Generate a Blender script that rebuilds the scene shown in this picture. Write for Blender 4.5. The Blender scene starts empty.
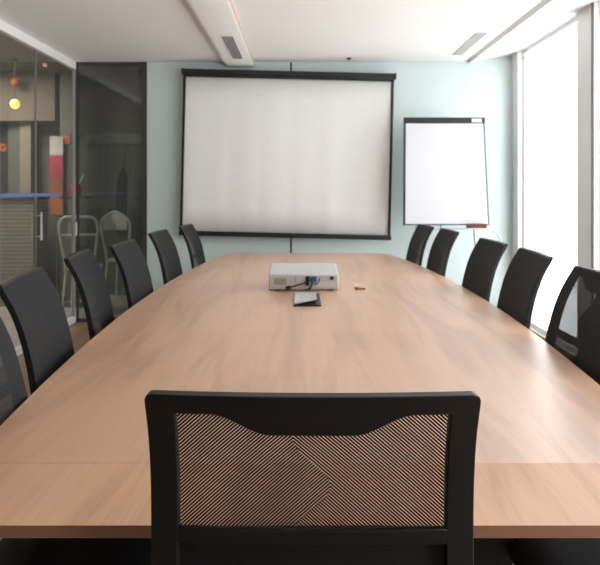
import bpy, bmesh, math, random
from mathutils import Vector, Matrix
random.seed(7)
SC = bpy.context.scene
COL = SC.collection
F = 640.0            # focal length in pixels of the 600 px wide frame
EYE = 1.32           # camera height
PX, PY = 302.0, 190.0

def X(px, d): return (px - PX) * d / F
def Z(py, d): return EYE - (py - PY) * d / F

# ------------------------------------------------------------------ materials
MATS = {}
def mat(name, col, rough=0.5, metal=0.0, spec=0.5, emit=None, estr=0.0, coat=0.0):
    m = bpy.data.materials.new(name); m.use_nodes = True
    b = m.node_tree.nodes['Principled BSDF']
    b.inputs['Base Color'].default_value = (*col, 1)
    b.inputs['Roughness'].default_value = rough
    b.inputs['Metallic'].default_value = metal
    b.inputs['Specular IOR Level'].default_value = spec
    b.inputs['Coat Weight'].default_value = coat
    if emit:
        b.inputs['Emission Color'].default_value = (*emit, 1)
        b.inputs['Emission Strength'].default_value = estr
    MATS[name] = m
    return m

def noise_mat(name, c0, c1, scale=(1, 1, 1), nscale=6, detail=4, rough=0.5, spec=0.5, dist=0.0, lo=0.35, hi=0.65, bump=0.0):
    """procedural two colour material driven by stretched noise in object space"""
    m = mat(name, c0, rough, spec=spec)
    nt = m.node_tree; N = nt.nodes; L = nt.links; b = N['Principled BSDF']
    tc = N.new('ShaderNodeTexCoord'); mp = N.new('ShaderNodeMapping')
    mp.inputs['Scale'].default_value = scale
    nz = N.new('ShaderNodeTexNoise'); nz.inputs['Scale'].default_value = nscale
    nz.inputs['Detail'].default_value = detail; nz.inputs['Distortion'].default_value = dist
    cr = N.new('ShaderNodeValToRGB')
    cr.color_ramp.elements[0].position = lo; cr.color_ramp.elements[0].color = (*c0, 1)
    cr.color_ramp.elements[1].position = hi; cr.color_ramp.elements[1].color = (*c1, 1)
    L.new(tc.outputs['Object'], mp.inputs['Vector']); L.new(mp.outputs['Vector'], nz.inputs['Vector'])
    L.new(nz.outputs['Fac'], cr.inputs['Fac']); L.new(cr.outputs['Color'], b.inputs['Base Color'])
    if bump:
        bp = N.new('ShaderNodeBump'); bp.inputs['Strength'].default_value = bump
        L.new(nz.outputs['Fac'], bp.inputs['Height']); L.new(bp.outputs['Normal'], b.inputs['Normal'])
    return m

def wood_mat(name, base, dark, rough, spec, seed, coat):
    m = mat(name, base, rough, spec=spec)
    nt = m.node_tree; N = nt.nodes; L = nt.links; b = N['Principled BSDF']
    tc = N.new('ShaderNodeTexCoord')
    mp = N.new('ShaderNodeMapping'); mp.inputs['Scale'].default_value = (4.0, 0.4, 1)
    mp.inputs['Location'].default_value = (seed, seed * 0.7, 0); mp.inputs['Rotation'].default_value = (0, 0, 0.10)
    n1 = N.new('ShaderNodeTexNoise'); n1.inputs['Scale'].default_value = 2.2; n1.inputs['Detail'].default_value = 6
    n1.inputs['Distortion'].default_value = 0.9
    mp2 = N.new('ShaderNodeMapping'); mp2.inputs['Scale'].default_value = (40, 1.2, 1); mp2.inputs['Rotation'].default_value = (0, 0, 0.10)
    n2 = N.new('ShaderNodeTexNoise'); n2.inputs['Scale'].default_value = 3.0; n2.inputs['Detail'].default_value = 3
    cr = N.new('ShaderNodeValToRGB'); cr.color_ramp.interpolation = 'EASE'
    e = cr.color_ramp.elements
    e[0].position = 0.30; e[0].color = (*dark, 1)
    e[1].position = 0.56; e[1].color = (*base, 1)
    mx = N.new('ShaderNodeMix'); mx.data_type = 'RGBA'; mx.blend_type = 'MULTIPLY'; mx.inputs[0].default_value = 0.18
    c2 = N.new('ShaderNodeValToRGB')
    c2.color_ramp.elements[0].position = 0.35; c2.color_ramp.elements[0].color = (0.66, 0.6, 0.55, 1)
    c2.color_ramp.elements[1].position = 0.6; c2.color_ramp.elements[1].color = (1, 1, 1, 1)
    L.new(tc.outputs['Object'], mp.inputs['Vector']); L.new(mp.outputs['Vector'], n1.inputs['Vector'])
    L.new(tc.outputs['Object'], mp2.inputs['Vector']); L.new(mp2.outputs['Vector'], n2.inputs['Vector'])
    L.new(n1.outputs['Fac'], cr.inputs['Fac']); L.new(n2.outputs['Fac'], c2.inputs['Fac'])
    L.new(cr.outputs['Color'], mx.inputs[6]); L.new(c2.outputs['Color'], mx.inputs[7])
    L.new(mx.outputs[2], b.inputs['Base Color'])
    b.inputs['Coat Weight'].default_value = coat; b.inputs['Coat Roughness'].default_value = 0.36
    return m

def glass_mat(name, tint, refl=1.0, ior=1.45, haze=0.0, haze_col=(.5, .5, .5)):
    m = bpy.data.materials.new(name); m.use_nodes = True
    nt = m.node_tree; N = nt.nodes; L = nt.links
    N.remove(N['Principled BSDF']); out = N['Material Output']
    tr = N.new('ShaderNodeBsdfTransparent'); tr.inputs['Color'].default_value = (*tint, 1)
    gl = N.new('ShaderNodeBsdfGlossy'); gl.inputs['Roughness'].default_value = 0.02
    gl.inputs['Color'].default_value = (refl, refl, refl, 1)
    fr = N.new('ShaderNodeFresnel'); fr.inputs['IOR'].default_value = ior
    mx = N.new('ShaderNodeMixShader')
    # a ray leaving the slab meets no second reflection (the pane does not refract, so no total reflection)
    ge = N.new('ShaderNodeNewGeometry'); iv = N.new('ShaderNodeMath'); iv.operation = 'SUBTRACT'; iv.inputs[0].default_value = 1.0
    ml = N.new('ShaderNodeMath'); ml.operation = 'MULTIPLY'
    L.new(ge.outputs['Backfacing'], iv.inputs[1]); L.new(fr.outputs['Fac'], ml.inputs[0]); L.new(iv.outputs[0], ml.inputs[1])
    L.new(ml.outputs[0], mx.inputs['Fac']); L.new(tr.outputs[0], mx.inputs[1]); L.new(gl.outputs[0], mx.inputs[2])
    last = mx
    if haze:
        df = N.new('ShaderNodeBsdfDiffuse'); df.inputs['Color'].default_value = (*haze_col, 1)
        m2 = N.new('ShaderNodeMixShader'); m2.inputs['Fac'].default_value = haze
        L.new(mx.outputs[0], m2.inputs[1]); L.new(df.outputs[0], m2.inputs[2]); last = m2
    L.new(last.outputs[0], out.inputs['Surface'])
    MATS[name] = m
    return m

def mesh_fabric_mat():
    """woven chair mesh: fine slanted open rows, mirrored about the middle of the back"""
    m = bpy.data.materials.new('chair_mesh'); m.use_nodes = True
    nt = m.node_tree; N = nt.nodes; L = nt.links
    b = N['Principled BSDF']; out = N['Material Output']
    b.inputs['Base Color'].default_value = (0.012, 0.0125, 0.0135, 1); b.inputs['Roughness'].default_value = 0.6; b.inputs['Specular IOR Level'].default_value = 0.3
    tc = N.new('ShaderNodeTexCoord'); sx = N.new('ShaderNodeSeparateXYZ')
    L.new(tc.outputs['Object'], sx.inputs[0])
    def math_(op, a, bv=None):
        n = N.new('ShaderNodeMath'); n.operation = op
        for i, v in enumerate((a, bv)):
            if v is None: continue
            if isinstance(v, (int, float)): n.inputs[i].default_value = v
            else: L.new(v, n.inputs[i])
        return n.outputs[0]
    # the rows slant up to the middle from both sides; the line where they meet wanders a little
    wob = math_('MULTIPLY', math_('SINE', math_('MULTIPLY', sx.outputs['Z'], 38.0)), 0.028)
    side = math_('SUBTRACT', math_('MULTIPLY', math_('GREATER_THAN', sx.outputs['X'], wob), 2.0), 1.0)
    u = math_('ADD', sx.outputs['Z'], math_('MULTIPLY', math_('MULTIPLY', sx.outputs['X'], side), 1.0))
    fr = math_('FRACT', math_('MULTIPLY', u, 1.0 / 0.0062))
    op = math_('GREATER_THAN', fr, 0.70)
    tr = N.new('ShaderNodeBsdfTransparent')
    mx = N.new('ShaderNodeMixShader')
    L.new(op, mx.inputs['Fac']); L.new(b.outputs[0], mx.inputs[1]); L.new(tr.outputs[0], mx.inputs[2])
    L.new(mx.outputs[0], out.inputs['Surface'])
    MATS['chair_mesh'] = m
    return m

M = MATS
mat('white_paint', (0.80, 0.80, 0.79), 0.75)
mat('ceiling_white', (0.80, 0.79, 0.775), 0.8)
mat('soffit_shade', (0.42, 0.34, 0.28), 0.7)
mat('front_grey', (0.42, 0.42, 0.41), 0.7)
mat('trim_white', (0.78, 0.78, 0.77), 0.45)
mat('frame_white', (0.84, 0.84, 0.84), 0.4)
mat('wall_lacquer', (0.60, 0.70, 0.69), 0.22, spec=0.5)
mat('joint_black', (0.01, 0.01, 0.012), 0.4)
mat('black_plastic', (0.008, 0.0078, 0.0076), 0.42, spec=0.33)
mat('black_metal', (0.02, 0.02, 0.022), 0.3, metal=0.6)
noise_mat('seat_fabric', (0.006, 0.006, 0.007), (0.014, 0.014, 0.016), (1, 1, 1), 220, 2, 0.85, bump=0.2)
mesh_fabric_mat()
noise_mat('floor_wood', (0.20, 0.125, 0.08), (0.29, 0.19, 0.125), (8, 0.5, 1), 2.5, 5, 0.4)
noise_mat('hall_tile', (0.45, 0.44, 0.42), (0.55, 0.54, 0.51), (1, 1, 1), 2, 3, 0.35)
BASE = (0.66, 0.375, 0.225); DARK = (0.50, 0.265, 0.15)
for i, (r, s) in enumerate(((0.48, 0.6), (0.40, 1.0), (0.42, 0.9), (0.40, 1.0), (0.40, 1.0))):
    wood_mat('table_wood_%s' % 'abcde'[i], BASE, DARK, r, s, 1.3, 0.35 if i == 0 else 0.9)
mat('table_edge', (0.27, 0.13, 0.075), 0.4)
noise_mat('screen_fabric', (0.78, 0.78, 0.76), (0.80, 0.80, 0.78), (1, 1, 1), 30, 2, 0.8)
mat('paper', (0.66, 0.66, 0.69), 0.8)
mat('easel_edge', (0.06, 0.09, 0.12), 0.35, metal=0.3)
mat('grey_metal', (0.45, 0.45, 0.46), 0.3, metal=0.8)
mat('brown_wood', (0.10, 0.03, 0.018), 0.5)
mat('projector_shell', (0.54, 0.54, 0.53), 0.4)
mat('projector_rear', (0.50, 0.46, 0.41), 0.5)
mat('projector_rear_dark', (0.30, 0.28, 0.25), 0.5)
mat('vga_blue', (0.03, 0.07, 0.28), 0.4)
mat('brass', (0.30, 0.21, 0.10), 0.35, metal=0.9)
mat('steel', (0.7, 0.7, 0.7), 0.2, metal=1.0)
mat('handle_white', (0.5, 0.5, 0.5), 0.3)
mat('vent_grey', (0.30, 0.30, 0.29), 0.5)
mat('pier_seal', (0.10, 0.08, 0.065), 0.5)
mat('vent_pale', (0.55, 0.55, 0.54), 0.5)
mat('vent_dark', (0.08, 0.08, 0.08), 0.6)
mat('post_dark', (0.045, 0.045, 0.045), 0.4)
mat('stripe_blue', (0.14, 0.22, 0.45), 0.4)
mat('hall_dark', (0.055, 0.055, 0.05), 0.7)
mat('hall_wall', (0.17, 0.18, 0.17), 0.7)
mat('hall_dado', (0.09, 0.105, 0.10), 0.6)
mat('hall_band', (0.30, 0.33, 0.32), 0.6)
mat('hall_ceiling', (0.24, 0.215, 0.19), 0.8)
mat('hall_beige', (0.34, 0.31, 0.25), 0.7)
mat('hall_taupe', (0.20, 0.175, 0.145), 0.7)
mat('bistro_white', (0.62, 0.64, 0.63), 0.45)
mat('cup_red', (0.75, 0.02, 0.10), 0.35)
mat('straw_white', (0.85, 0.83, 0.78), 0.5)
mat('lamp_glow', (1, 0.8, 0.3), 0.4, emit=(1.0, 0.56, 0.10), estr=2.2)
mat('lamp_orange', (0.4, 0.12, 0.05), 0.5, emit=(1.0, 0.22, 0.05), estr=0.08)
mat('lamp_pink', (0.8, 0.5, 0.4), 0.5, emit=(1.0, 0.55, 0.4), estr=0.5)
mat('sign_orange', (0.5, 0.14, 0.03), 0.5, emit=(1.0, 0.25, 0.04), estr=0.35)
mat('coat_black', (0.008, 0.008, 0.009), 0.8)
glass_mat('window_glass', (0.97, 0.98, 0.98), 1.0)
glass_mat('partition_glass', (0.80, 0.79, 0.77), 0.9, haze=0.05)
glass_mat('dark_glass', (0.62, 0.64, 0.62), 1.0, ior=1.75, haze=0.06)

def banner_mat():
    m = mat('banner_print', (1, 1, 1), 0.6)
    nt = m.node_tree; N = nt.nodes; L = nt.links; b = N['Principled BSDF']
    tc = N.new('ShaderNodeTexCoord'); sx = N.new('ShaderNodeSeparateXYZ')
    mr = N.new('ShaderNodeMapRange'); mr.inputs[1].default_value = 1.0; mr.inputs[2].default_value = 2.0
    cr = N.new('ShaderNodeValToRGB'); e = cr.color_ramp.elements
    e[0].position = 0.0; e[0].color = (0.55, 0.22, 0.08, 1)
    e[1].position = 0.26; e[1].color = (0.50, 0.13, 0.07, 1)
    for p, c in ((0.40, (0.26, 0.15, 0.08, 1)), (0.52, (0.45, 0.06, 0.10, 1)), (0.72, (0.55, 0.08, 0.13, 1)), (0.75, (0.7, 0.7, 0.68, 1)), (0.9, (0.6, 0.6, 0.6, 1)), (1.0, (0.25, 0.25, 0.25, 1))):
        k = e.new(p); k.color = c
    L.new(tc.outputs['Object'], sx.inputs[0]); L.new(sx.outputs['Z'], mr.inputs[0])
    L.new(mr.outputs[0], cr.inputs['Fac']); L.new(cr.outputs['Color'], b.inputs['Base Color'])
banner_mat()

def slat_mat():
    m = mat('counter_slats', (0.3, 0.28, 0.23), 0.6)
    nt = m.node_tree; N = nt.nodes; L = nt.links; b = N['Principled BSDF']
    tc = N.new('ShaderNodeTexCoord'); wv = N.new('ShaderNodeTexWave')
    wv.bands_direction = 'Z'; wv.inputs['Scale'].default_value = 7.0; wv.inputs['Distortion'].default_value = 0.6
    cr = N.new('ShaderNodeValToRGB')
    cr.color_ramp.elements[0].color = (0.20, 0.19, 0.155, 1); cr.color_ramp.elements[1].color = (0.33, 0.315, 0.265, 1)
    L.new(tc.outputs['Object'], wv.inputs['Vector']); L.new(wv.outputs['Fac'], cr.inputs['Fac'])
    L.new(cr.outputs['Color'], b.inputs['Base Color'])
slat_mat()

# ------------------------------------------------------------------ mesh helpers
class MB:
    def __init__(self): self.bm = bmesh.new()
    def box(self, x0, x1, y0, y1, z0, z1):
        c = Vector(((x0+x1)/2, (y0+y1)/2, (z0+z1)/2))
        mtx = Matrix.Translation(c) @ Matrix.Diagonal((x1-x0, y1-y0, z1-z0, 1))
        bmesh.ops.create_cube(self.bm, size=1, matrix=mtx); return self
    def hexa(self, p):
        v = [self.bm.verts.new(q) for q in p]
        for f in ((3,2,1,0),(4,5,6,7),(0,1,5,4),(1,2,6,5),(2,3,7,6),(3,0,4,7)):
            self.bm.faces.new([v[i] for i in f])
        return self
    def prism(self, pts, axis, a0, a1):
        """extrude a closed 2-D outline along an axis"""
        def P(p, a):
            return {'x': (a, p[0], p[1]), 'y': (p[0], a, p[1]), 'z': (p[0], p[1], a)}[axis]
        n = len(pts)
        A = [self.bm.verts.new(P(p, a0)) for p in pts]; B = [self.bm.verts.new(P(p, a1)) for p in pts]
        self.bm.faces.new(A); self.bm.faces.new(B[::-1])
        for i in range(n): self.bm.faces.new((A[i], B[i], B[(i+1) % n], A[(i+1) % n]))
        return self
    def tube(self, pts, r, seg=12, closed=False):
        pts = [Vector(p) for p in pts]; n = len(pts)
        rs = r if isinstance(r, (list, tuple)) else [r]*n
        rings = []; prev = None
        for i, p in enumerate(pts):
            if closed: t = pts[(i+1) % n] - pts[i-1]
            else: t = (pts[min(i+1, n-1)] - pts[max(i-1, 0)])
            t.normalize()
            if prev is None:
                up = Vector((0, 0, 1)) if abs(t.z) < 0.9 else Vector((1, 0, 0))
                a = t.cross(up).normalized()
            else:
                a = (prev - t * prev.dot(t)).normalized()
            b = t.cross(a); prev = a
            rings.append([self.bm.verts.new(p + (a*math.cos(2*math.pi*k/seg) + b*math.sin(2*math.pi*k/seg))*rs[i]) for k in range(seg)])
        m = n if closed else n-1
        for i in range(m):
            A, B = rings[i], rings[(i+1) % n]
            for k in range(seg): self.bm.faces.new((A[k], A[(k+1) % seg], B[(k+1) % seg], B[k]))
        if not closed:
            self.bm.faces.new(rings[0][::-1]); self.bm.faces.new(rings[-1])
        return self
    def lathe(self, prof, c=(0, 0, 0), seg=24):
        rings = []
        for (r, z) in prof:
            rings.append([self.bm.verts.new((c[0]+r*math.cos(2*math.pi*k/seg), c[1]+r*math.sin(2*math.pi*k/seg), c[2]+z)) for k in range(seg)])
        for A, B in zip(rings, rings[1:]):
            for k in range(seg): self.bm.faces.new((A[k], A[(k+1) % seg], B[(k+1) % seg], B[k]))
        self.bm.faces.new(rings[0][::-1]); self.bm.faces.new(rings[-1])
        return self
    def ball(self, c, r, sx=1, sy=1, sz=1):
        bmesh.ops.create_uvsphere(self.bm, u_segments=24, v_segments=14, radius=r, matrix=Matrix.Translation(c) @ Matrix.Diagonal((sx, sy, sz, 1)))
        return self
    def build(self, name, m, parent=None, bevel=0.0, seg=2, smooth=True, loc=None):
        bmesh.ops.recalc_face_normals(self.bm, faces=self.bm.faces)
        me = bpy.data.meshes.new(name); self.bm.to_mesh(me); self.bm.free()
        o = bpy.data.objects.new(name, me); COL.objects.link(o)
        me.materials.append(M[m] if isinstance(m, str) else m)
        if smooth:
            for p in me.polygons: p.use_smooth = True
            try: me.set_sharp_from_angle(angle=math.radians(35))
            except Exception: pass
        if bevel:
            b = o.modifiers.new('bevel', 'BEVEL'); b.width = bevel; b.segments = seg; b.limit_method = 'ANGLE'; b.angle_limit = math.radians(40)
            b.harden_normals = False
        if parent: o.parent = parent
        if loc: o.location = loc
        return o

def tag(o, label, cat, group=None):
    o['label'] = label; o['category'] = cat
    if group: o['group'] = group
    return o
def thing(name, label, cat, loc=(0, 0, 0), rz=0.0, group=None):
    o = bpy.data.objects.new(name, None); COL.objects.link(o)
    o.empty_display_size = 0.1
    o.location = loc; o.rotation_euler = (0, 0, rz)
    return tag(o, label, cat, group)
def struct(o):
    o['kind'] = 'structure'; return o
def sempty(name):
    o = bpy.data.objects.new(name, None); COL.objects.link(o); return struct(o)
def copy_tree(o, parent=None):
    c = o.copy(); COL.objects.link(c)
    if parent: c.parent = parent
    for ch in list(o.children): copy_tree(ch, c)
    return c
def bent(pts, r=0.05, n=5):
    """polyline with rounded corners"""
    pts = [Vector(p) for p in pts]; out = [pts[0]]
    for a, b, c in zip(pts, pts[1:], pts[2:]):
        u = (a-b); v = (c-b); rr = min(r, u.length*0.49, v.length*0.49)
        p0 = b + u.normalized()*rr; p1 = b + v.normalized()*rr
        for i in range(n+1):
            t = i/n; out.append(p0*(1-t)**2 + b*2*t*(1-t) + p1*t*t)
    out.append(pts[-1]); return out

# ------------------------------------------------------------------ room shell
XL, XR, YB, YF, H = -2.26, 2.10, 6.40, -2.5, 2.60
struct(MB().box(XL-0.06, XR+0.30, YF, YB, -0.1, 0).build('floor', 'floor_wood', smooth=False))
# ceiling: flat field, then a shadow groove and a band that rises to the window heads
CE = 1.62
c = MB().box(XL-0.06, CE, YF, YB+0.1, H, H+0.12)
c.prism([(CE, H+0.05), (CE+0.05, H+0.05), (CE+0.05, H+0.12), (CE, H+0.12)], 'y', YF, YB+0.1)
c.prism([(CE+0.05, H-0.012), (CE+0.07, H-0.012), (XR+0.02, H+0.075), (XR+0.30, H+0.075), (XR+0.30, H+0.12), (CE+0.05, H+0.12)], 'y', YF, YB+0.1)
struct(c.build('ceiling', 'ceiling_white', smooth=False))
# dropped soffit with rounded lower edges
sx0, sx1, sz = -0.775, -0.475, 2.545
pr = [(sx0, H)]
for i in range(7):
    a = i/6*math.pi/2
    pr.append((sx0 + 0.05 - 0.05*math.cos(a), sz + 0.04 - 0.04*math.sin(a)))
for i in range(5):
    a = i/4*math.pi/2
    pr.append((sx1 - 0.012 + 0.012*math.sin(a), sz + 0.012 - 0.012*math.cos(a)))
pr.append((sx1, H))
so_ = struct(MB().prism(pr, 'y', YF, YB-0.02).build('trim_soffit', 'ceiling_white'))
so_.data.materials.append(M['soffit_shade'])
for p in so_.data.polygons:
    if p.normal.x > 0.8: p.material_index = 1  # right face coloured brown to stand in for its shade
# back wall of pale lacquered panels with a black joint
w = MB()
w.box(-1.55, -0.12, YB, YB+0.1, 0, H); w.box(-0.10, XR+0.30, YB, YB+0.1, 0, H+0.1); w.box(-0.125, -0.095, YB+0.02, YB+0.1, 0, H)
struct(w.build('wall_back', 'wall_lacquer', smooth=False))
struct(MB().box(-0.1195, -0.1005, YB+0.004, YB+0.0195, 0, H).build('trim_joint', 'joint_black', smooth=False))
struct(MB().box(XL-4.4, XR+0.30, YF-0.1, YF, 0, 2.95).build('wall_front', 'front_grey', smooth=False))

# right wall: floor to ceiling windows between white piers
HEAD = 2.672
panes = [(4.887, 6.22), (3.40, 4.60), (1.92, 3.12), (0.44, 1.64), (-1.04, 0.16)]
wr = MB()
wr.box(XR, XR+0.22, 6.22, YB, 0, HEAD+0.08)
edges = [(panes[i+1][1], panes[i][0]) for i in range(len(panes)-1)] + [(YF, panes[-1][0])]
for a, b in edges: wr.box(XR+0.0, XR+0.22, a, b, 0, HEAD+0.08)
wr.box(XR, XR+0.22, YF, YB, -0.1, 0.03)
wr.box(XR+0.02, XR+0.22, YF, YB, HEAD, HEAD+0.1)
struct(wr.build('wall_right', 'frame_white', smooth=False))
for a, b in edges[:-1]:
    struct(MB().box(XR-0.012, XR-0.001, a+0.0, a+0.02, 0.02, HEAD).build('trim_pier', 'pier_seal', smooth=False))
for i, (a, b) in enumerate(panes):
    e = sempty('window_%d' % (i+1))
    fr = MB(); t = 0.03
    fr.box(XR+0.05, XR+0.11, a, a+t, 0.03, HEAD); fr.box(XR+0.05, XR+0.11, b-t, b, 0.03, HEAD)
    fr.box(XR+0.05, XR+0.11, a+t, b-t, HEAD-0.035, HEAD); fr.box(XR+0.05, XR+0.11, a+t, b-t, 0.03, 0.08)
    fr.build('window_frame', 'frame_white', e, smooth=False)
    MB().box(XR+0.075, XR+0.085, a+t, b-t, 0.08, HEAD-0.035).build('pane', 'window_glass', e, smooth=False)
    MB().tube([(XR+0.04, a+0.01, HEAD-0.075), (XR+0.04, b-0.01, HEAD-0.075)], 0.006, 8).build('blind_rail', 'grey_metal', e)
    # daylight portal: only guides sampling of the sky seen through the pane
    ld = bpy.data.lights.new('daylight_portal', 'AREA'); ld.shape = 'RECTANGLE'; ld.size = HEAD-0.1; ld.size_y = b-a
    ld.cycles.is_portal = True
    lo = bpy.data.objects.new('daylight_portal', ld); COL.objects.link(lo)
    lo.location = (XR+0.13, (a+b)/2, HEAD/2); lo.rotation_euler = (0, math.pi/2, 0)
struct(MB().box(XR-0.02, XR-0.0, YF, YB-0.002, 0.0, 0.05).build('baseboard_right', 'hall_beige', smooth=False))

# left glass partition
gl = sempty('wall_left')
MB().box(XL-0.05, XL+0.0, YF, YB, 2.525, H).build('top_rail', 'trim_white', gl, smooth=False)
MB().box(XL-0.05, XL+0.0, YF, YB, 0.0, 0.06).build('bottom_rail', 'trim_white', gl, smooth=False)
joints = [5.48, 4.2, 2.9, 1.6, 0.3, -1.0]
ys = [YB-0.03] + joints + [YF]
for a, b in zip(ys, ys[1:]):
    MB().box(XL-0.03, XL-0.02, b+0.004, a-0.004, 0.06, 2.525).build('glass_pane', 'partition_glass', gl, smooth=False)
for j in joints:
    MB().box(XL-0.031, XL-0.013, j-0.0038, j+0.0038, 0.06, 2.525).build('glass_joint', 'grey_metal', gl, smooth=False)
MB().box(XL-0.03, XL-0.005, YB-0.03, YB, 0.06, 2.525).build('corner_strip', 'vent_grey', gl, smooth=False)
MB().box(XL-0.0195, XL-0.0175, 1.65, 6.06, 1.263, 1.292).build('blue_stripe', 'stripe_blue', gl, smooth=False)
pull = MB(); pull.tube([(XL+0.02, 5.50, 0.89), (XL+0.02, 5.50, 0.93), (XL+0.02, 5.50, 1.13)], [0.010, 0.010, 0.006], 12)
pull.tube([(XL-0.02, 5.50, 0.92), (XL+0.02, 5.50, 0.92)], 0.006, 8); pull.tube([(XL-0.02, 5.50, 1.1), (XL+0.02, 5.50, 1.1)], 0.005, 8)
pull.build('pull_handle', 'handle_white', gl)

# dark glass door in the back wall
dg = sempty('door_1')
fb = MB(); fb.box(XL, XL+0.012, YB, YB+0.05, 0, H-0.03); fb.box(-1.605, -1.552, YB-0.012, YB+0.09, 0, H-0.0)
fb.box(XL, -1.605, YB, YB+0.05, H-0.03, H); fb.box(XL, -1.605, YB, YB+0.05, 0, 0.03)
fb.build('door_frame', 'post_dark', dg, smooth=False)
MB().box(XL+0.012, -1.605, YB+0.02, YB+0.03, 0.03, H-0.03).build('glass_pane', 'dark_glass', dg, smooth=False)
hd = MB(); hd.tube([(XL+0.012, YB-0.04, 0.87), (XL+0.012, YB-0.04, 1.0)], 0.013, 12); hd.tube([(XL+0.012, YB-0.04, 0.935), (XL+0.012, YB+0.0, 0.935)], 0.006, 8)
hd.build('pull_handle', 'handle_white', dg)
kb = MB(); kb.lathe([(0.008, 0.0), (0.008, 0.02), (0.018, 0.022), (0.018, 0.04), (0.012, 0.045)])
k = kb.build('door_knob', 'joint_black', dg); k.rotation_euler = (math.pi/2, 0, 0); k.location = (-1.585, YB-0.012, 0.91)

# ------------------------------------------------------------------ space beyond the glass
HX0, HX1, HY1, HH = -6.6, -1.5, 8.1, 2.75
struct(MB().box(HX0, XL-0.06, YF, HY1, -0.1, 0).box(XL-0.06, HX1, YB, HY1, -0.1, 0).build('floor', 'hall_tile', smooth=False))
struct(MB().box(HX0, XL-0.06, YF, HY1, HH, HH+0.1).box(XL-0.06, HX1, YB+0.1, HY1, HH, HH+0.1).box(XL-0.06, XL-0.03, YF, YB+0.1, H+0.12, HH+0.1).box(XL-0.06, HX1, YB+0.06, YB+0.1, H, HH+0.1).build('ceiling', 'hall_ceiling', smooth=False))
struct(MB().box(HX0-0.1, HX0, YF, HY1+0.1, 0, HH+0.1).build('wall_hall_left', 'hall_taupe', smooth=False))
struct(MB().box(HX0, HX1+0.1, HY1, HY1+0.1, 0, HH+0.1).build('wall_hall_back', 'hall_wall', smooth=False))
struct(MB().box(HX1, HX1+0.1, YB+0.1, HY1, 0, HH+0.1).build('wall_hall_right', 'hall_wall', smooth=False))
def hx(px, d=8.0): return X(px, d)
def hz(py, d=8.0): return Z(py, d)
struct(MB().box(hx(84), HX1, HY1-0.03, HY1, hz(143), hz(133)).build('trim_hall_rail', 'hall_band', smooth=False))
struct(MB().box(hx(84), HX1, HY1-0.02, HY1, 0, hz(208)).build('trim_hall_dado', 'hall_dado', smooth=False))
struct(MB().box(HX0, hx(62.5), 7.75, 8.09, hz(123), HH).build('trim_hall_header', 'hall_taupe', smooth=False))
struct(MB().box(hx(21.5, 7.9), hx(32.5, 7.9), 7.85, 7.98, 0, hz(123)).build('trim_hall_post', 'hall_beige', smooth=False))
struct(MB().box(hx(8, 7.9), hx(20, 7.9), 7.9, 8.0, 0, hz(123)).build('trim_hall_post', 'hall_wall', smooth=False))
struct(MB().box(hx(63, 7.7), hx(75, 7.7), 7.6, 7.8, 0, HH).build('trim_hall_column', 'hall_wall', smooth=False))
struct(MB().box(-5.6, hx(9, 8.0), 8.02, 8.09, 0, hz(123)).build('trim_hall_recess', 'hall_dark', smooth=False))

# counter beyond the glass, with the red cup further right on a dark ledge
t = thing('service_counter', 'olive grey slatted counter beyond the left glass wall', 'counter', (hx(10, 7.3)-0.05, 7.45, 0))
MB().box(-0.9, hx(38, 7.25)-hx(10, 7.3), -0.2, 0.2, 0, 1.21).build('counter_body', 'counter_slats', t, smooth=False)
MB().box(-0.93, hx(38, 7.25)-hx(10, 7.3)+0.02, -0.23, 0.22, 1.21, 1.245).build('counter_top', 'hall_dark', t, bevel=0.004)
lx = hx(76, 7.3)
t = thing('ledge_table', 'tall narrow dark ledge carrying the red cup behind the glass corner', 'table', (lx, 7.3, 0))
LZ = hz(196, 7.3)
MB().box(-0.14, 0.16, -0.12, 0.12, LZ-0.03, LZ).build('tabletop', 'hall_dark', t, bevel=0.004)
MB().box(-0.03, 0.03, -0.03, 0.03, 0.02, LZ-0.03).build('pedestal', 'hall_dark', t, bevel=0.004)
MB().box(-0.16, 0.16, -0.12, 0.12, 0, 0.02).build('foot_plate', 'hall_dark', t, bevel=0.004)
t = thing('drink_cup', 'dark red cup with pale straw standing behind the glass corner', 'cup', (lx-0.0, 7.3, LZ))
MB().lathe([(0.045, 0), (0.052, 0.006), (0.066, 0.10), (0.064, 0.125), (0.05, 0.135)]).build('cup', 'cup_red', t)
MB().tube([(0.0, 0, 0.05), (0.03, 0, 0.14), (0.09, 0, 0.245)], 0.009, 8).build('straw', 'straw_white', t)

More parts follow.
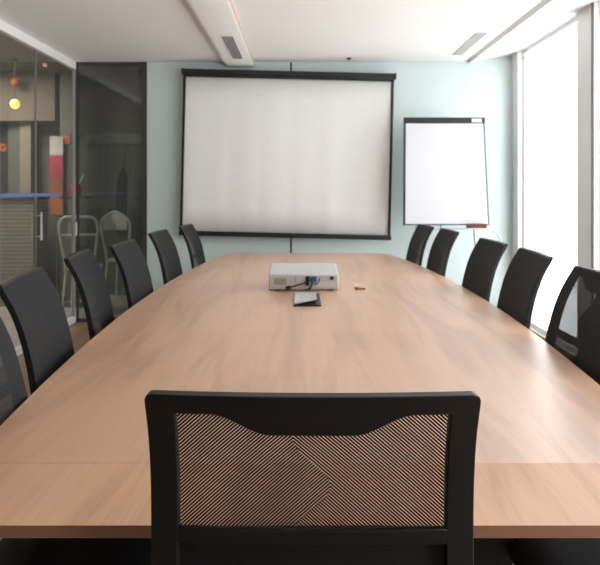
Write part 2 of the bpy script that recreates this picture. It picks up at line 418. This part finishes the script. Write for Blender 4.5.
# white chairs beyond the glass
def bistro(name, label, loc, rz, w, top, peak):
    t = thing(name, label, 'chair', loc, rz, 'white chairs beyond the glass')
    b = MB(); hw = w/2
    pts = [(-hw*0.72, 0.0, 0.50), (-hw*0.86, -0.03, 0.7), (-hw, -0.06, top-0.12), (-hw*0.93, -0.07, top-0.04), (-hw*0.7, -0.075, top), (0, -0.08, top+peak), (hw*0.7, -0.075, top), (hw*0.93, -0.07, top-0.04), (hw, -0.06, top-0.12), (hw*0.86, -0.03, 0.7), (hw*0.72, 0.0, 0.50)]
    b.tube(bent(pts, 0.06, 4), 0.016, 10).build('back_hoop', 'bistro_white', t)
    if peak > 0.03:
        q = MB(); n = 8
        for i in range(n):
            u0, u1 = -1+2*i/n, -1+2*(i+1)/n
            z0, z1 = top-0.01+peak*(1-u0*u0), top-0.01+peak*(1-u1*u1)
            q.hexa([(u0*hw*.8, -.085, top-.15), (u1*hw*.8, -.085, top-.15), (u1*hw*.8, -.07, top-.15), (u0*hw*.8, -.07, top-.15), (u0*hw*.8, -.085, z0), (u1*hw*.8, -.085, z1), (u1*hw*.8, -.07, z1), (u0*hw*.8, -.07, z0)])
        bmesh.ops.remove_doubles(q.bm, verts=q.bm.verts, dist=1e-4)
        q.build('back_panel', 'bistro_white', t)
    else:
        MB().tube([(-hw*0.94, -0.055, top-0.19), (hw*0.94, -0.055, top-0.19)], 0.013, 10).build('back_rail', 'bistro_white', t)
    MB().box(-hw*0.85, hw*0.85, -0.01, 0.36, 0.47, 0.50).build('seat', 'bistro_white', t, bevel=0.012, seg=3)
    for sx in (-1, 1):
        MB().tube([(sx*hw*0.72, 0.02, 0.48), (sx*hw*0.9, -0.04, 0.0)], [0.015, 0.011], 10).build('leg', 'bistro_white', t)
        MB().tube([(sx*hw*0.72, 0.32, 0.48), (sx*hw*0.9, 0.37, 0.0)], [0.015, 0.011], 10).build('leg', 'bistro_white', t)
bistro('bistro_chair', 'white tube chair with open hoop back, below the red cup behind the glass', (X(78, 6.72), 6.78, 0), 0.1, 0.40, Z(217, 6.7), 0.0)
bistro('bistro_chair', 'white chair with solid peaked top rail, seen through the dark glass panel', (X(116, 7.5), 7.56, 0), -0.1, 0.36, Z(217, 7.5), 0.075)

t = thing('roll_banner', 'white red and orange printed upright banner beyond the left glass', 'banner', (X(56.5, 7.55), 7.55, 0))
MB().box(-0.078, 0.078, -0.004, 0.004, Z(215, 7.55), Z(136, 7.55)).build('print', 'banner_print', t, smooth=False)
MB().box(-0.09, 0.09, -0.08, 0.08, 0, 0.05).build('base', 'hall_dark', t, bevel=0.008)
MB().tube([(0, 0.012, 0.04), (0, 0.012, Z(136, 7.55))], 0.006, 8).build('pole', 'grey_metal', t)

def pendant(name, label, px, py, d, r, m):
    x, z = X(px, d), Z(py, d)
    t = thing(name, label, 'lamp', (x, d, HH))
    MB().ball((0, 0, z-HH), r).build('bulb_globe', m, t)
    MB().tube([(0, 0, z-HH+r*0.9), (0, 0, -0.02)], 0.004, 6).build('cord', 'post_dark', t)
    MB().lathe([(0.03, -0.02), (0.03, 0.0)]).build('ceiling_cap', 'post_dark', t)
    return (x, d, z)
gp = pendant('pendant_lamp', 'glowing yellow round pendant lamp beyond the left glass', 15, 104, 7.0, 0.052, 'lamp_glow')
pendant('pendant_lamp', 'dim orange round pendant lamp above the glowing yellow one', 15.5, 82, 7.6, 0.055, 'lamp_orange')
pendant('pendant_lamp', 'tiny pinkish pendant lamp high beyond the glass, right of the yellow one', 45, 65, 6.5, 0.022, 'lamp_pink')

def letter(name, label, ch, px, py, d, h):
    cu = bpy.data.curves.new(name, 'FONT'); cu.body = ch; cu.size = h/0.7; cu.extrude = 0.006; cu.align_x = 'CENTER'; cu.offset = 0.004
    tmp = bpy.data.objects.new('tmp', cu); COL.objects.link(tmp)
    bpy.context.view_layer.update()
    me = bpy.data.meshes.new_from_object(tmp.evaluated_get(bpy.context.evaluated_depsgraph_get()))
    bpy.data.objects.remove(tmp)
    me.materials.clear(); me.materials.append(M['sign_orange'])
    o = bpy.data.objects.new(name, me); COL.objects.link(o)
    o.rotation_euler = (math.pi/2, 0, 0); o.location = (X(px, d), d, Z(py, d))
    tag(o, label, 'sign')
letter('sign_letter', 'orange lit letter on dark recess at the left edge, beyond the glass', 'G', 2.5, 151, 8.01, 0.085)
letter('sign_letter', 'small orange lit letter on the grey column beside the red banner', 'B', 67, 143.5, 7.59, 0.085)

t = thing('hanging_coat', 'dark narrow coat hanging by a thin cord behind the dark glass', 'coat', (X(122, 7.9), 7.9, 0))
cb = MB(); zt, zb = Z(167, 7.9), Z(236, 7.9)
prof = [(0.012, zt), (0.05, zt-0.08), (0.066, zt-0.16), (0.068, zt-0.45), (0.062, zb+0.2), (0.058, zb)]
cb.lathe([(r, z) for r, z in prof[::-1]], seg=16)
for v in cb.bm.verts: v.co.y *= 0.6; v.co.x += 0.012*math.sin(v.co.z*9)
cb.build('cloth', 'coat_black', t)
MB().tube([(0.01, 0, zt-0.01), (0.012, 0.15, Z(146, 7.9))], 0.004, 6).build('cord', 'coat_black', t)

# ------------------------------------------------------------------ conference table
TZ = 0.75; TT = 0.022; TY0, TY1, TCX = 1.088, 5.79, 0.049
def hwid(y, side=1):
    q = ((y-3.44)/2.35)**2
    return 0.902 - 0.181*q if side > 0 else 0.882 - 0.159*q
tb = thing('conference_table', 'long boat-shaped wooden conference table in the middle of the room', 'table', (TCX, 3.44, 0))
cuts = [TY0, 1.336, 1.94, 2.55, 4.05, TY1]
g = 0.0001
for i, (a, b) in enumerate(zip(cuts, cuts[1:])):
    a2 = a + (g if i else 0); b2 = b - (g if i < len(cuts)-2 else 0)
    n = 14; yy = [a2 + (b2-a2)*k/n for k in range(n+1)]
    right = [(hwid(y), y) for y in yy]; left = [(-hwid(y, -1), y) for y in yy]
    if i == len(cuts)-2:      # round the far corners
        R = 0.10; right = [p for p in right if p[1] < b2-R]; left = [p for p in left if p[1] < b2-R]
        hw = hwid(b2-R)
        for k in range(9):
            th = k/8*math.pi/2
            right.append((hw-R+R*math.cos(th)-0.006*k/8, b2-R+R*math.sin(th))); left.append((-(hw-R+R*math.cos(th)-0.006*k/8), b2-R+R*math.sin(th)))
    if i == 0:
        R = 0.04; right = [p for p in right if p[1] > a2+R]; left = [p for p in left if p[1] > a2+R]
        hw = hwid(a2+R); rr = []; ll = []
        for k in range(7):
            th = k/6*math.pi/2
            rr.append((hw-R+R*math.sin(th), a2+R-R*math.cos(th))); ll.append((-(hw-R+R*math.sin(th)), a2+R-R*math.cos(th)))
        right = rr + right; left = ll + left
    outl = [(x, y-3.44) for x, y in right] + [(x, y-3.44) for x, y in left[::-1]]
    o = MB().prism(outl, 'z', TZ-TT, TZ).build('tabletop_panel', 'table_wood_%s' % 'abcde'[i], tb, bevel=0.0006, seg=1)
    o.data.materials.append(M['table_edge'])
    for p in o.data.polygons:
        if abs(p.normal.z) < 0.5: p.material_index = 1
for y in (1.60, 5.0):
    MB().box(-0.47, 0.47, y-3.44-0.03, y-3.44+0.03, 0.0, TZ-TT).build('leg_panel', 'black_plastic', tb, bevel=0.004)
MB().box(-0.03, 0.03, 1.63-3.44, 4.97-3.44, 0.40, TZ-TT).build('centre_beam', 'black_plastic', tb, bevel=0.003)
# small cable hatch of the table, flap ajar, built as a separate object
hx0, hx1 = X(293.5, 3.2)-TCX, X(321, 3.2)-TCX
h0, h1 = 3.13-3.44, 3.50-3.44
cbx = thing('cable_hatch', 'small light grey flap lid ajar over a black cable hatch in front of the projector', 'cable hatch', (TCX, 3.44, TZ))
ha = MB().box(hx0, hx1, h0, h1, 0, 0.006).build('tray', 'joint_black', cbx, bevel=0.001)
MB().hexa([(hx0+0.004, h0+0.01, 0.010), (hx1-0.022, h0+0.03, 0.028), (hx1-0.018, h1, 0.007), (hx0+0.004, h1, 0.007),
           (hx0+0.004, h0+0.01, 0.014), (hx1-0.022, h0+0.03, 0.032), (hx1-0.018, h1, 0.011), (hx0+0.004, h1, 0.011)]).build('flap_lid', 'projector_shell', cbx, smooth=False)

# ------------------------------------------------------------------ chairs
ZTOP = 1.035
LEAN = 0.84
PROF = [(z, f*LEAN) for z, f in ((0.40, 0.165), (0.48, 0.165), (0.55, 0.159), (0.65, 0.146), (0.75, 0.127), (0.80, 0.116), (0.88, 0.092), (0.93, 0.070), (0.98, 0.042), (1.01, 0.020), (1.04, -0.006))]
def pf(z):
    for (z0, f0), (z1, f1) in zip(PROF, PROF[1:]):
        if z <= z1:
            t = (z-z0)/(z1-z0); return f0 + (f1-f0)*t
    return PROF[-1][1]
def pfs(z):   # smoothed profile
    return sum(pf(z+dz) for dz in (-0.03, -0.015, 0, 0.015, 0.03))/5
def hwz(z): return 0.2355 + (ZTOP-z)*0.055
def surf(u, z, off=0.0):
    """u in -1..1 across the back; off > 0 is towards the sitter"""
    hw = hwz(z)
    return Vector((u*hw, -0.30 + pfs(z) - 0.012*(1-u*u) + off, z))
SIDE = 0.042
def ztop_at(u):
    x = abs(u)*hwz(ZTOP); hw = hwz(ZTOP); r = 0.010
    if x > hw-r: return ZTOP - r + math.sqrt(max(0, r*r-(x-hw+r)**2))
    return ZTOP
def zmesh_at(u):
    x = abs(u)*hwz(1.0)
    t = min(1, max(0, (x-0.06)/(0.145-0.06))); t = t*t*(3-2*t)
    return 0.967 + (1.003-0.967)*t
ZBOT = 0.56
def shell(bm, cells, thick, off):
    """cells: list of 4 (u,z); builds front/back skins and walls on open borders"""
    cache = {}
    def V(p, s):
        k = (round(p[0], 5), round(p[1], 5), s)
        if k not in cache: cache[k] = bm.verts.new(surf(p[0], p[1], off + (thick/2 if s else -thick/2)))
        return cache[k]
    edges = {}
    for c in cells:
        bm.faces.new([V(p, 1) for p in c]); bm.faces.new([V(p, 0) for p in c[::-1]])
        for a, b in zip(c, c[1:]+c[:1]):
            ka = (round(a[0], 5), round(a[1], 5)); kb = (round(b[0], 5), round(b[1], 5))
            key = tuple(sorted((ka, kb)))
            edges[key] = None if key in edges else (a, b)
    for e in edges.values():
        if e: bm.faces.new((V(e[0], 1), V(e[0], 0), V(e[1], 0), V(e[1], 1)))
def frame_cells():
    cells = []
    ui = 1 - SIDE/0.2450
    cols = [-1, -0.985, -0.965, -0.94] + [-ui - (0.94-ui)*(-1)*0.5*0, ]
    cols = [-1.0, -0.99, -0.975, -0.95, -0.89, -ui]
    n = 36
    cols += [-ui + 2*ui*k/n for k in range(1, n)] + [ui, 0.89, 0.95, 0.975, 0.99, 1.0]
    zr = [ZBOT + (0.965-ZBOT)*k/16 for k in range(17)]
    for c0, c1 in zip(cols, cols[1:]):
        mid = (c0+c1)/2
        b0, b1 = zmesh_at(max(-ui, min(ui, c0))), zmesh_at(max(-ui, min(ui, c1)))
        t0, t1 = ztop_at(c0), ztop_at(c1)
        for k in range(5):
            f0, f1 = k/5, (k+1)/5
            cells.append([(c0, b0+(t0-b0)*f0), (c1, b1+(t1-b1)*f0), (c1, b1+(t1-b1)*f1), (c0, b0+(t0-b0)*f1)])
        if abs(mid) > ui:
            for k in range(16):
                zz0, zz1 = ZBOT+(1.003-ZBOT)*k/16, ZBOT+(1.003-ZBOT)*(k+1)/16
                cells.append([(c0, zz0), (c1, zz0), (c1, zz1), (c0, zz1)])
        else:
            za, zb = ZBOT, ZBOT+(1.003-ZBOT)/16*1.0
            cells.append([(c0, za), (c1, za), (c1, zb), (c0, zb)])
    return cells, ui
def make_chair():
    t = thing('conference_chair', 'x', 'chair', group='black mesh chairs around the table')
    cells, ui = frame_cells()
    m = MB(); shell(m.bm, cells, 0.022, 0.0)
    m.build('back_frame', 'black_plastic', t, bevel=0.004, seg=2)
    m = MB(); cs = []
    n = 24; um = 0.978
    zs = [ZBOT+0.008 + (1.028-ZBOT-0.008)*k/24 for k in range(25)]
    for i in range(n):
        for k in range(24):
            a, b = -um+2*um*i/n, -um+2*um*(i+1)/n
            cs.append([(a, zs[k]), (b, zs[k]), (b, zs[k+1]), (a, zs[k+1])])
    shell(m.bm, cs, 0.0008, 0.0118)
    m.build('mesh_back', 'chair_mesh', t)
    m = MB(); cs = []
    for i in range(20):
        a, b = -ui-0.01+2*(ui+0.01)*i/20, -ui-0.01+2*(ui+0.01)*(i+1)/20
        for k in range(3):
            z0, z1 = 0.774+0.028*k/3, 0.774+0.028*(k+1)/3
            cs.append([(a, z0), (b, z0), (b, z1), (a, z1)])
    shell(m.bm, cs, 0.012, -0.005)
    m.build('lumbar_bar', 'black_plastic', t, bevel=0.003)
    # padded seat with a rounded front
    m = MB(); nx, ny = 14, 14
    def S(u, v, top):
        x = u*0.235; y = -0.165 + v*0.41
        e = max(abs(u)**6, 0); fr = max(0, (v-0.8)/0.2); bk = max(0, (0.12-v)/0.12)
        ed = 1 - 0.55*e - 0.6*fr**2.2 - 0.4*bk**2
        x *= 1 - 0.12*fr**3
        zc = 0.445
        return Vector((x, y, zc + (0.035*ed if top else -0.022*ed) - 0.012*fr**2))
    T = [[m.bm.verts.new(S(-1+2*i/nx, j/ny, True)) for i in range(nx+1)] for j in range(ny+1)]
    Bt = [[m.bm.verts.new(S(-1+2*i/nx, j/ny, False)) for i in range(nx+1)] for j in range(ny+1)]
    for j in range(ny):
        for i in range(nx):
            m.bm.faces.new((T[j][i], T[j][i+1], T[j+1][i+1], T[j+1][i])); m.bm.faces.new((Bt[j][i], Bt[j+1][i], Bt[j+1][i+1], Bt[j][i+1]))
    for i in range(nx):
        m.bm.faces.new((T[0][i], Bt[0][i], Bt[0][i+1], T[0][i+1])); m.bm.faces.new((T[ny][i], T[ny][i+1], Bt[ny][i+1], Bt[ny][i]))
    for j in range(ny):
        m.bm.faces.new((T[j][0], T[j+1][0], Bt[j+1][0], Bt[j][0])); m.bm.faces.new((T[j][nx], Bt[j][nx], Bt[j+1][nx], T[j+1][nx]))
    m.build('seat', 'seat_fabric', t, bevel=0.006, seg=2)
    # back supports rising from the seat
    for s in (-1, 1):
        MB().tube(bent([(s*0.12, -0.05, 0.415), (s*0.12, -0.17, 0.415), (s*0.12, -0.30+pfs(0.6)-0.018, 0.62)], 0.05), 0.012, 10).build('back_support', 'black_metal', t)
    m = MB()
    for s in (-1, 1):
        m.tube(bent([(s*0.21, -0.10, 0.415), (s*0.21, 0.20, 0.415), (s*0.215, 0.215, 0.012), (s*0.215, -0.26, 0.012)], 0.05), 0.0115, 10)
    m.tube([(-0.215, -0.255, 0.012), (0.215, -0.255, 0.012)], 0.0115, 10)
    m.tube([(-0.21, -0.05, 0.415), (0.21, -0.05, 0.415)], 0.0115, 10)
    m.build('sled_frame', 'black_metal', t)
    return t
chair = make_chair()
chair.location = (0.0175, 0.8985+0.30, 0); chair.rotation_euler = (0, 0, math.radians(-0.6))
chair['label'] = 'large black mesh chair in the foreground, seen from behind'
spots = [
    # x of the top edge, centre y, yaw tweak, label
    (-1, -0.85, 1.54, 3, "black mesh chair by the glass wall, cut by the left photo edge"),
    (-1, -0.95, 2.19, 8, "black mesh chair by the glass wall, second from the camera"),
    (-1, -1.02, 2.93, 8, "black mesh chair by the glass wall, third from the camera"),
    (-1, -0.985, 3.50, 1, "black mesh chair by the glass wall, fourth from the camera"),
    (-1, -1.0, 4.42, -1, "black mesh chair by the glass wall, second from the far end"),
    (-1, -0.945, 5.17, -1, "black mesh chair at the projection screen's lower left corner"),
    (1, 1.05, 1.50, -2, "black mesh chair whose seat edge alone shows below the tabletop at right"),
    (1, 0.95, 2.20, -2, "black mesh chair on the window side, nearest visible backrest, cut by right photo edge"),
    (1, 1.035, 2.97, -4, "black mesh chair on the window side, second visible backrest, against the bright window"),
    (1, 1.07, 3.60, 0, "black mesh chair on the window side, third visible backrest from the camera"),
    (1, 1.06, 4.57, 1, "black mesh chair below the middle of the flip chart"),
    (1, 1.005, 5.15, 2, "black mesh chair farthest on the window side, below the flip chart's left corner"),
]
for s, tx, cy, yaw, lab in spots:
    c = copy_tree(chair)
    rz = math.pi/2 if s > 0 else -math.pi/2      # facing the table: +Y turned to -X / +X
    c.rotation_euler = (0, 0, rz + math.radians(yaw))
    # keep the backrest just clear of the table edge
    ang = rz + math.radians(yaw); ca, sa = math.cos(ang), math.sin(ang); push = 0.0
    for uu in (-1, -0.5, 0, 0.5, 1):
        for zz in (TZ-TT, TZ):
            p = surf(uu, zz, 0.0135)
            wx = p.x*ca - p.y*sa + tx - s*0.30; wy = p.x*sa + p.y*ca + cy
            if TY0 < wy < TY1: push = max(push, hwid(wy, s) + 0.004 - s*(wx - TCX))
    c.location = (tx + s*(push - 0.30), cy, 0)
    c['label'] = lab

# ------------------------------------------------------------------ projector
P0 = 3.615
pj = thing('projector', 'light grey projector with its cabled rear facing the camera on the table', 'projector', (X(303.8, P0), P0, TZ), math.radians(0.5))
w2, dp, hh = 0.198, 0.30, 0.088
def tilt(y): return 0.006 + y*0.10
def pbox(m, x0, x1, y0, y1, z0, z1):
    return m.hexa([(x0, y0, z0+tilt(y0)), (x1, y0, z0+tilt(y0)), (x1, y1, z0+tilt(y1)), (x0, y1, z0+tilt(y1)),
                   (x0, y0, z1+tilt(y0)), (x1, y0, z1+tilt(y0)), (x1, y1, z1+tilt(y1)), (x0, y1, z1+tilt(y1))])
pbox(MB(), -w2, w2, 0, dp, 0, hh).build('body', 'projector_shell', pj, bevel=0.008, seg=3)
pbox(MB(), -w2+0.012, w2-0.01, -0.003, 0.004, 0.007, hh-0.006).build('rear_panel', 'projector_rear', pj, bevel=0.001)
pbox(MB(), -w2+0.15, -w2+0.154, -0.005, 0.0, 0.008, hh-0.01).build('panel_seam', 'projector_rear_dark', pj, smooth=False)
pbox(MB(), -w2+0.03, -w2+0.10, -0.005, 0.0, 0.03, hh-0.02).build('grille', 'projector_rear_dark', pj, smooth=False)
pbox(MB(), 0.01, 0.03, -0.006, 0.0, 0.025, hh-0.01).build('port', 'joint_black', pj, smooth=False)
pbox(MB(), w2-0.05, w2-0.03, -0.006, 0.0, hh-0.03, hh-0.012).build('port', 'joint_black', pj, smooth=False)
pbox(MB(), 0.07, w2-0.02, -0.006, 0.0, 0.015, 0.045).build('port_cover', 'projector_shell', pj, smooth=False)
pbox(MB(), 0.034, 0.07, -0.03, -0.003, 0.05, hh-0.008).build('video_plug', 'vga_blue', pj, bevel=0.003)
MB().tube(bent([(0.052, -0.028, 0.065), (0.045, -0.07, 0.05), (0.03, -0.075, 0.02), (0.02, -0.03, 0.012)], 0.03), 0.007, 8).build('cable', 'joint_black', pj)
MB().tube(bent([(0.02, -0.006, 0.05), (-0.02, -0.05, 0.045), (-0.07, -0.055, 0.03), (-0.10, -0.045, 0.022)], 0.03), 0.0045, 8).build('cable', 'joint_black', pj)
MB().tube([(-0.10, -0.045, 0.022), (-0.075, -0.05, 0.028)], 0.011, 10).build('plug', 'joint_black', pj)
MB().tube(bent([(0.09, -0.005, 0.07), (0.085, -0.03, 0.06), (0.075, -0.03, 0.045), (0.06, -0.006, 0.04)], 0.02), 0.003, 8).build('cable', 'joint_black', pj)
for s in (-0.15, 0.15): MB().lathe([(0.018, 0), (0.018, 0.012)], (s, 0.03, 0)).build('rear_foot', 'joint_black', pj)
MB().lathe([(0.015, 0), (0.015, tilt(0.26)+0.004)], (0, 0.26, 0)).build('tilt_foot', 'joint_black', pj)
o = MB(); o.lathe([(0.036, 0), (0.036, 0.02), (0.03, 0.03)]); lz = o.build('lens', 'joint_black', pj)
lz.rotation_euler = (-math.pi/2+0.1, 0, 0); lz.location = (0.1, dp-0.005, hh*0.5+tilt(dp))

# small key on the table to the right of the projector
KD = 0.57*640/99.5
k = thing('key', 'small brass-coloured key with thin wire ring lying right of the projector', 'key', (X(360, KD), KD, TZ), 0.1)
m = MB(); m.lathe([(0.014, 0.0), (0.016, 0.002), (0.016, 0.012), (0.013, 0.016)], (-0.016, 0, 0)); m.build('key_head', 'brass', k)
MB().box(-0.005, 0.03, -0.005, 0.005, 0.0, 0.010).build('key_blade', 'brass', k, bevel=0.001)
MB().tube([(-0.012+0.017*math.cos(a*math.pi/8)+0.006, 0.004*math.sin(a*math.pi/8), 0.026+0.017*math.sin(a*math.pi/8)) for a in range(16)], 0.0015, 8, closed=True).build('key_ring', 'steel', k)

# ------------------------------------------------------------------ projection screen (hangs slightly crooked)
SD = 6.30
ps = thing('projection_screen', 'large white pull-down projection screen with black border on the back wall', 'screen', (X(289, SD), SD, Z(74, SD)))
ps.rotation_euler = (0, math.radians(1.35), 0)
u = SD/F
wS = 105.8*u
m = MB(); m.box(-wS, wS, -0.03, 0.05, -2.6*u, 2.6*u); m.build('case', 'joint_black', ps, bevel=0.006)
for s in (-1, 1):
    MB().box(s*wS-0.012, s*wS+0.012, -0.035, 0.055, -2.9*u, 2.9*u).build('end_cap', 'joint_black', ps, bevel=0.004)
HS = 161.5*u
m = MB(); nx, nz = 96, 6; x0, x1 = -105*u, 104.6*u
def fold(x):
    return 0.0022*math.sin(x*9+0.5) + 0.0012*math.sin(x*23+1.2) + 0.0003*math.sin(x*41)
V = [[m.bm.verts.new((x0+(x1-x0)*i/nx, fold(x0+(x1-x0)*i/nx)*(0.6+0.8*j/nz), -3*u-(HS-3*u)*j/nz)) for i in range(nx+1)] for j in range(nz+1)]
for j in range(nz):
    for i in range(nx): m.bm.faces.new((V[j][i], V[j][i+1], V[j+1][i+1], V[j+1][i]))
sh = m.build('sheet', 'screen_fabric', ps)
so = sh.modifiers.new('thickness', 'SOLIDIFY'); so.thickness = 0.0015
m = MB()
for a, b in ((x0-0.004, x0+0.022), (x1-0.022, x1+0.004)): m.box(a, b, -0.012, -0.007, -HS+0.01, -3*u)
m.box(x0, x1, -0.012, -0.007, -3*u-0.022, -3*u)
m.build('border', 'joint_black', ps, smooth=False)
MB().box(x0-0.012, x1+0.014, -0.02, 0.014, -HS-0.022, -HS+0.025).build('bottom_bar', 'joint_black', ps, bevel=0.006)
for s in (-0.75, 0.75): MB().box(s-0.02, s+0.02, 0.04, 0.0998, -0.02, 0.02).build('wall_bracket', 'black_metal', ps, smooth=False)

# ------------------------------------------------------------------ flip chart easel
FD = 6.0; u = FD/F
fc = thing('flip_chart', 'white flip chart with black top bar on an easel in front of back wall', 'flip chart', (X(445.5, FD), FD, 0))
zt, zb = Z(117, FD), Z(225, FD)
lean = lambda z: 0.10*(z-zb)/(zt-zb) - 0.05
def fpanel(x0, x1, z0, z1, y0, y1, flare=0.0):
    return MB().hexa([(x0-flare, y0+lean(z0), z0), (x1+flare, y0+lean(z0), z0), (x1+flare, y1+lean(z0), z0), (x0-flare, y1+lean(z0), z0),
                      (x0, y0+lean(z1), z1), (x1, y0+lean(z1), z1), (x1, y1+lean(z1), z1), (x0, y1+lean(z1), z1)])
fpanel(-41*u, 40.5*u, zb, zt, 0.0, 0.02, 0.02).build('board', 'easel_edge', fc, bevel=0.004)
fpanel(-39.0*u, 38.5*u, zb+0.012, zt-6*u, -0.012, -0.001, 0.02).build('paper_pad', 'paper', fc, bevel=0.001)
fpanel(-41*u, 40.5*u, zt-6*u, zt, -0.018, -0.0005).build('clamp_bar', 'joint_black', fc, bevel=0.003)
fpanel(27*u, 37*u, zt-5*u, zt-1.3*u, -0.021, -0.0185).build('name_plate', 'paper', fc, smooth=False)
MB().box(-0.30, 0.385, -0.14, -0.056, zb-0.035, zb-0.022).build('pen_tray', 'grey_metal', fc, bevel=0.003)
for sx in (-0.34, 0.34):
    MB().tube([(sx*0.6, 0.085, zt-0.15), (sx, -0.08, 0.0)], 0.012, 10).build('leg', 'grey_metal', fc)
MB().tube([(0, 0.07, zt-0.15), (0, 0.30, 0.0)], 0.012, 10).build('leg', 'grey_metal', fc)
MB().tube(bent([(0.39, -0.05, zb-0.028), (0.47, -0.04, zb-0.06), (0.52, 0.0, zb-0.16), (0.50, 0.02, zb-0.3), (0.30, 0.0, zb-0.45)], 0.06), 0.007, 8).build('side_hook', 'grey_metal', fc)
e = MB().box(-0.09, 0.09, -0.025, 0.025, 0, 0.04).build('board_eraser', 'brown_wood', None, bevel=0.005)
e.location = (X(476.5, FD-0.1), FD-0.1, zb-0.022)
tag(e, 'reddish brown board eraser lying on the flip chart pen tray', 'eraser')

# ------------------------------------------------------------------ ceiling air vents
def vent(label, x0, x1, y0, y1, z, back, fr):
    t = thing('air_vent', label, 'vent', ((x0+x1)/2, (y0+y1)/2, z), 0, 'slot vents in the ceiling')
    a, b = (x1-x0)/2, (y1-y0)/2
    m = MB(); tt = 0.008
    m.box(-a, -a+tt, -b, b, -0.006, 0.0); m.box(a-tt, a, -b, b, -0.006, 0.0); m.box(-a+tt, a-tt, -b, -b+tt, -0.006, 0.0); m.box(-a+tt, a-tt, b-tt, b, -0.006, 0.0)
    m.build('vent_frame', fr, t, smooth=False)
    MB().box(-a+tt, a-tt, -b+tt, b-tt, -0.002, 0.0).build('backing', back, t, smooth=False)
    for k in range(3):
        x = -a + (k+1)*(2*a)/4
        MB().box(x-0.006, x+0.006, -b+tt, b-tt, -0.005, -0.0021).build('slat', fr, t, smooth=False)
vent('dark slot air vent in the underside of the dropped ceiling soffit', -0.64, -0.55, 5.1, 5.95, 2.545, 'vent_dark', 'vent_grey')
vent('pale slot air vent in the flat ceiling near the windows', 1.42, 1.51, 5.2, 6.05, H, 'vent_grey', 'vent_pale')
s = MB().lathe([(0.012, -0.02), (0.02, -0.016), (0.022, 0.0)]).build('ceiling_sprinkler', 'joint_black')
s.location = (X(349, 6.2), 6.2, H); tag(s, 'tiny black fitting on the ceiling above the projection screen', 'sprinkler')

# ------------------------------------------------------------------ light
w = bpy.data.worlds.new('sky'); SC.world = w; w.use_nodes = True
bg = w.node_tree.nodes['Background']; bg.inputs[0].default_value = (0.96, 0.98, 1.0, 1); bg.inputs[1].default_value = 6.1
def area(name, loc, sx, sy, power, col, rot=(0, 0, 0)):
    ld = bpy.data.lights.new(name, 'AREA'); ld.shape = 'RECTANGLE'; ld.size = sx; ld.size_y = sy; ld.energy = power; ld.color = col
    o = bpy.data.objects.new(name, ld); COL.objects.link(o); o.location = loc; o.rotation_euler = rot
area('hall_fill_light', (-4.3, 3.0, HH-0.02), 0.6, 1.2, 65, (1.0, 0.93, 0.82))  # two unseen fill lights added to brighten the hall beyond the glass
area('hall_fill_light', (-3.6, 6.6, HH-0.02), 0.6, 1.2, 65, (1.0, 0.93, 0.82))
pl = bpy.data.lights.new('pendant_glow', 'POINT'); pl.energy = 2; pl.color = (1, 0.7, 0.3); pl.shadow_soft_size = 0.06
po = bpy.data.objects.new('pendant_glow', pl); COL.objects.link(po); po.location = (gp[0], gp[1], gp[2]-0.12)

# ------------------------------------------------------------------ camera
cd = bpy.data.cameras.new('camera'); cam = bpy.data.objects.new('camera', cd); COL.objects.link(cam)
cd.sensor_fit = 'HORIZONTAL'; cd.sensor_width = 36.0; cd.lens = 36.0*F/600.0
cd.shift_x = (300.0-PX)/600.0; cd.shift_y = -(282.5-PY)/600.0
cd.clip_start = 0.02
cam.location = (0, 0, EYE); cam.rotation_euler = (math.pi/2, 0, 0)
cd.dof.use_dof = True; cd.dof.focus_distance = 1.0; cd.dof.aperture_fstop = 14.0
SC.camera = cam
vs = SC.view_settings; vs.view_transform = 'Standard'; vs.look = 'None'; vs.gamma = 1.0; vs.exposure = 0.0; vs.use_curve_mapping = False
SC.cycles.use_denoising = True
SC.cycles.max_bounces = 14; SC.cycles.diffuse_bounces = 8; SC.cycles.transparent_max_bounces = 24
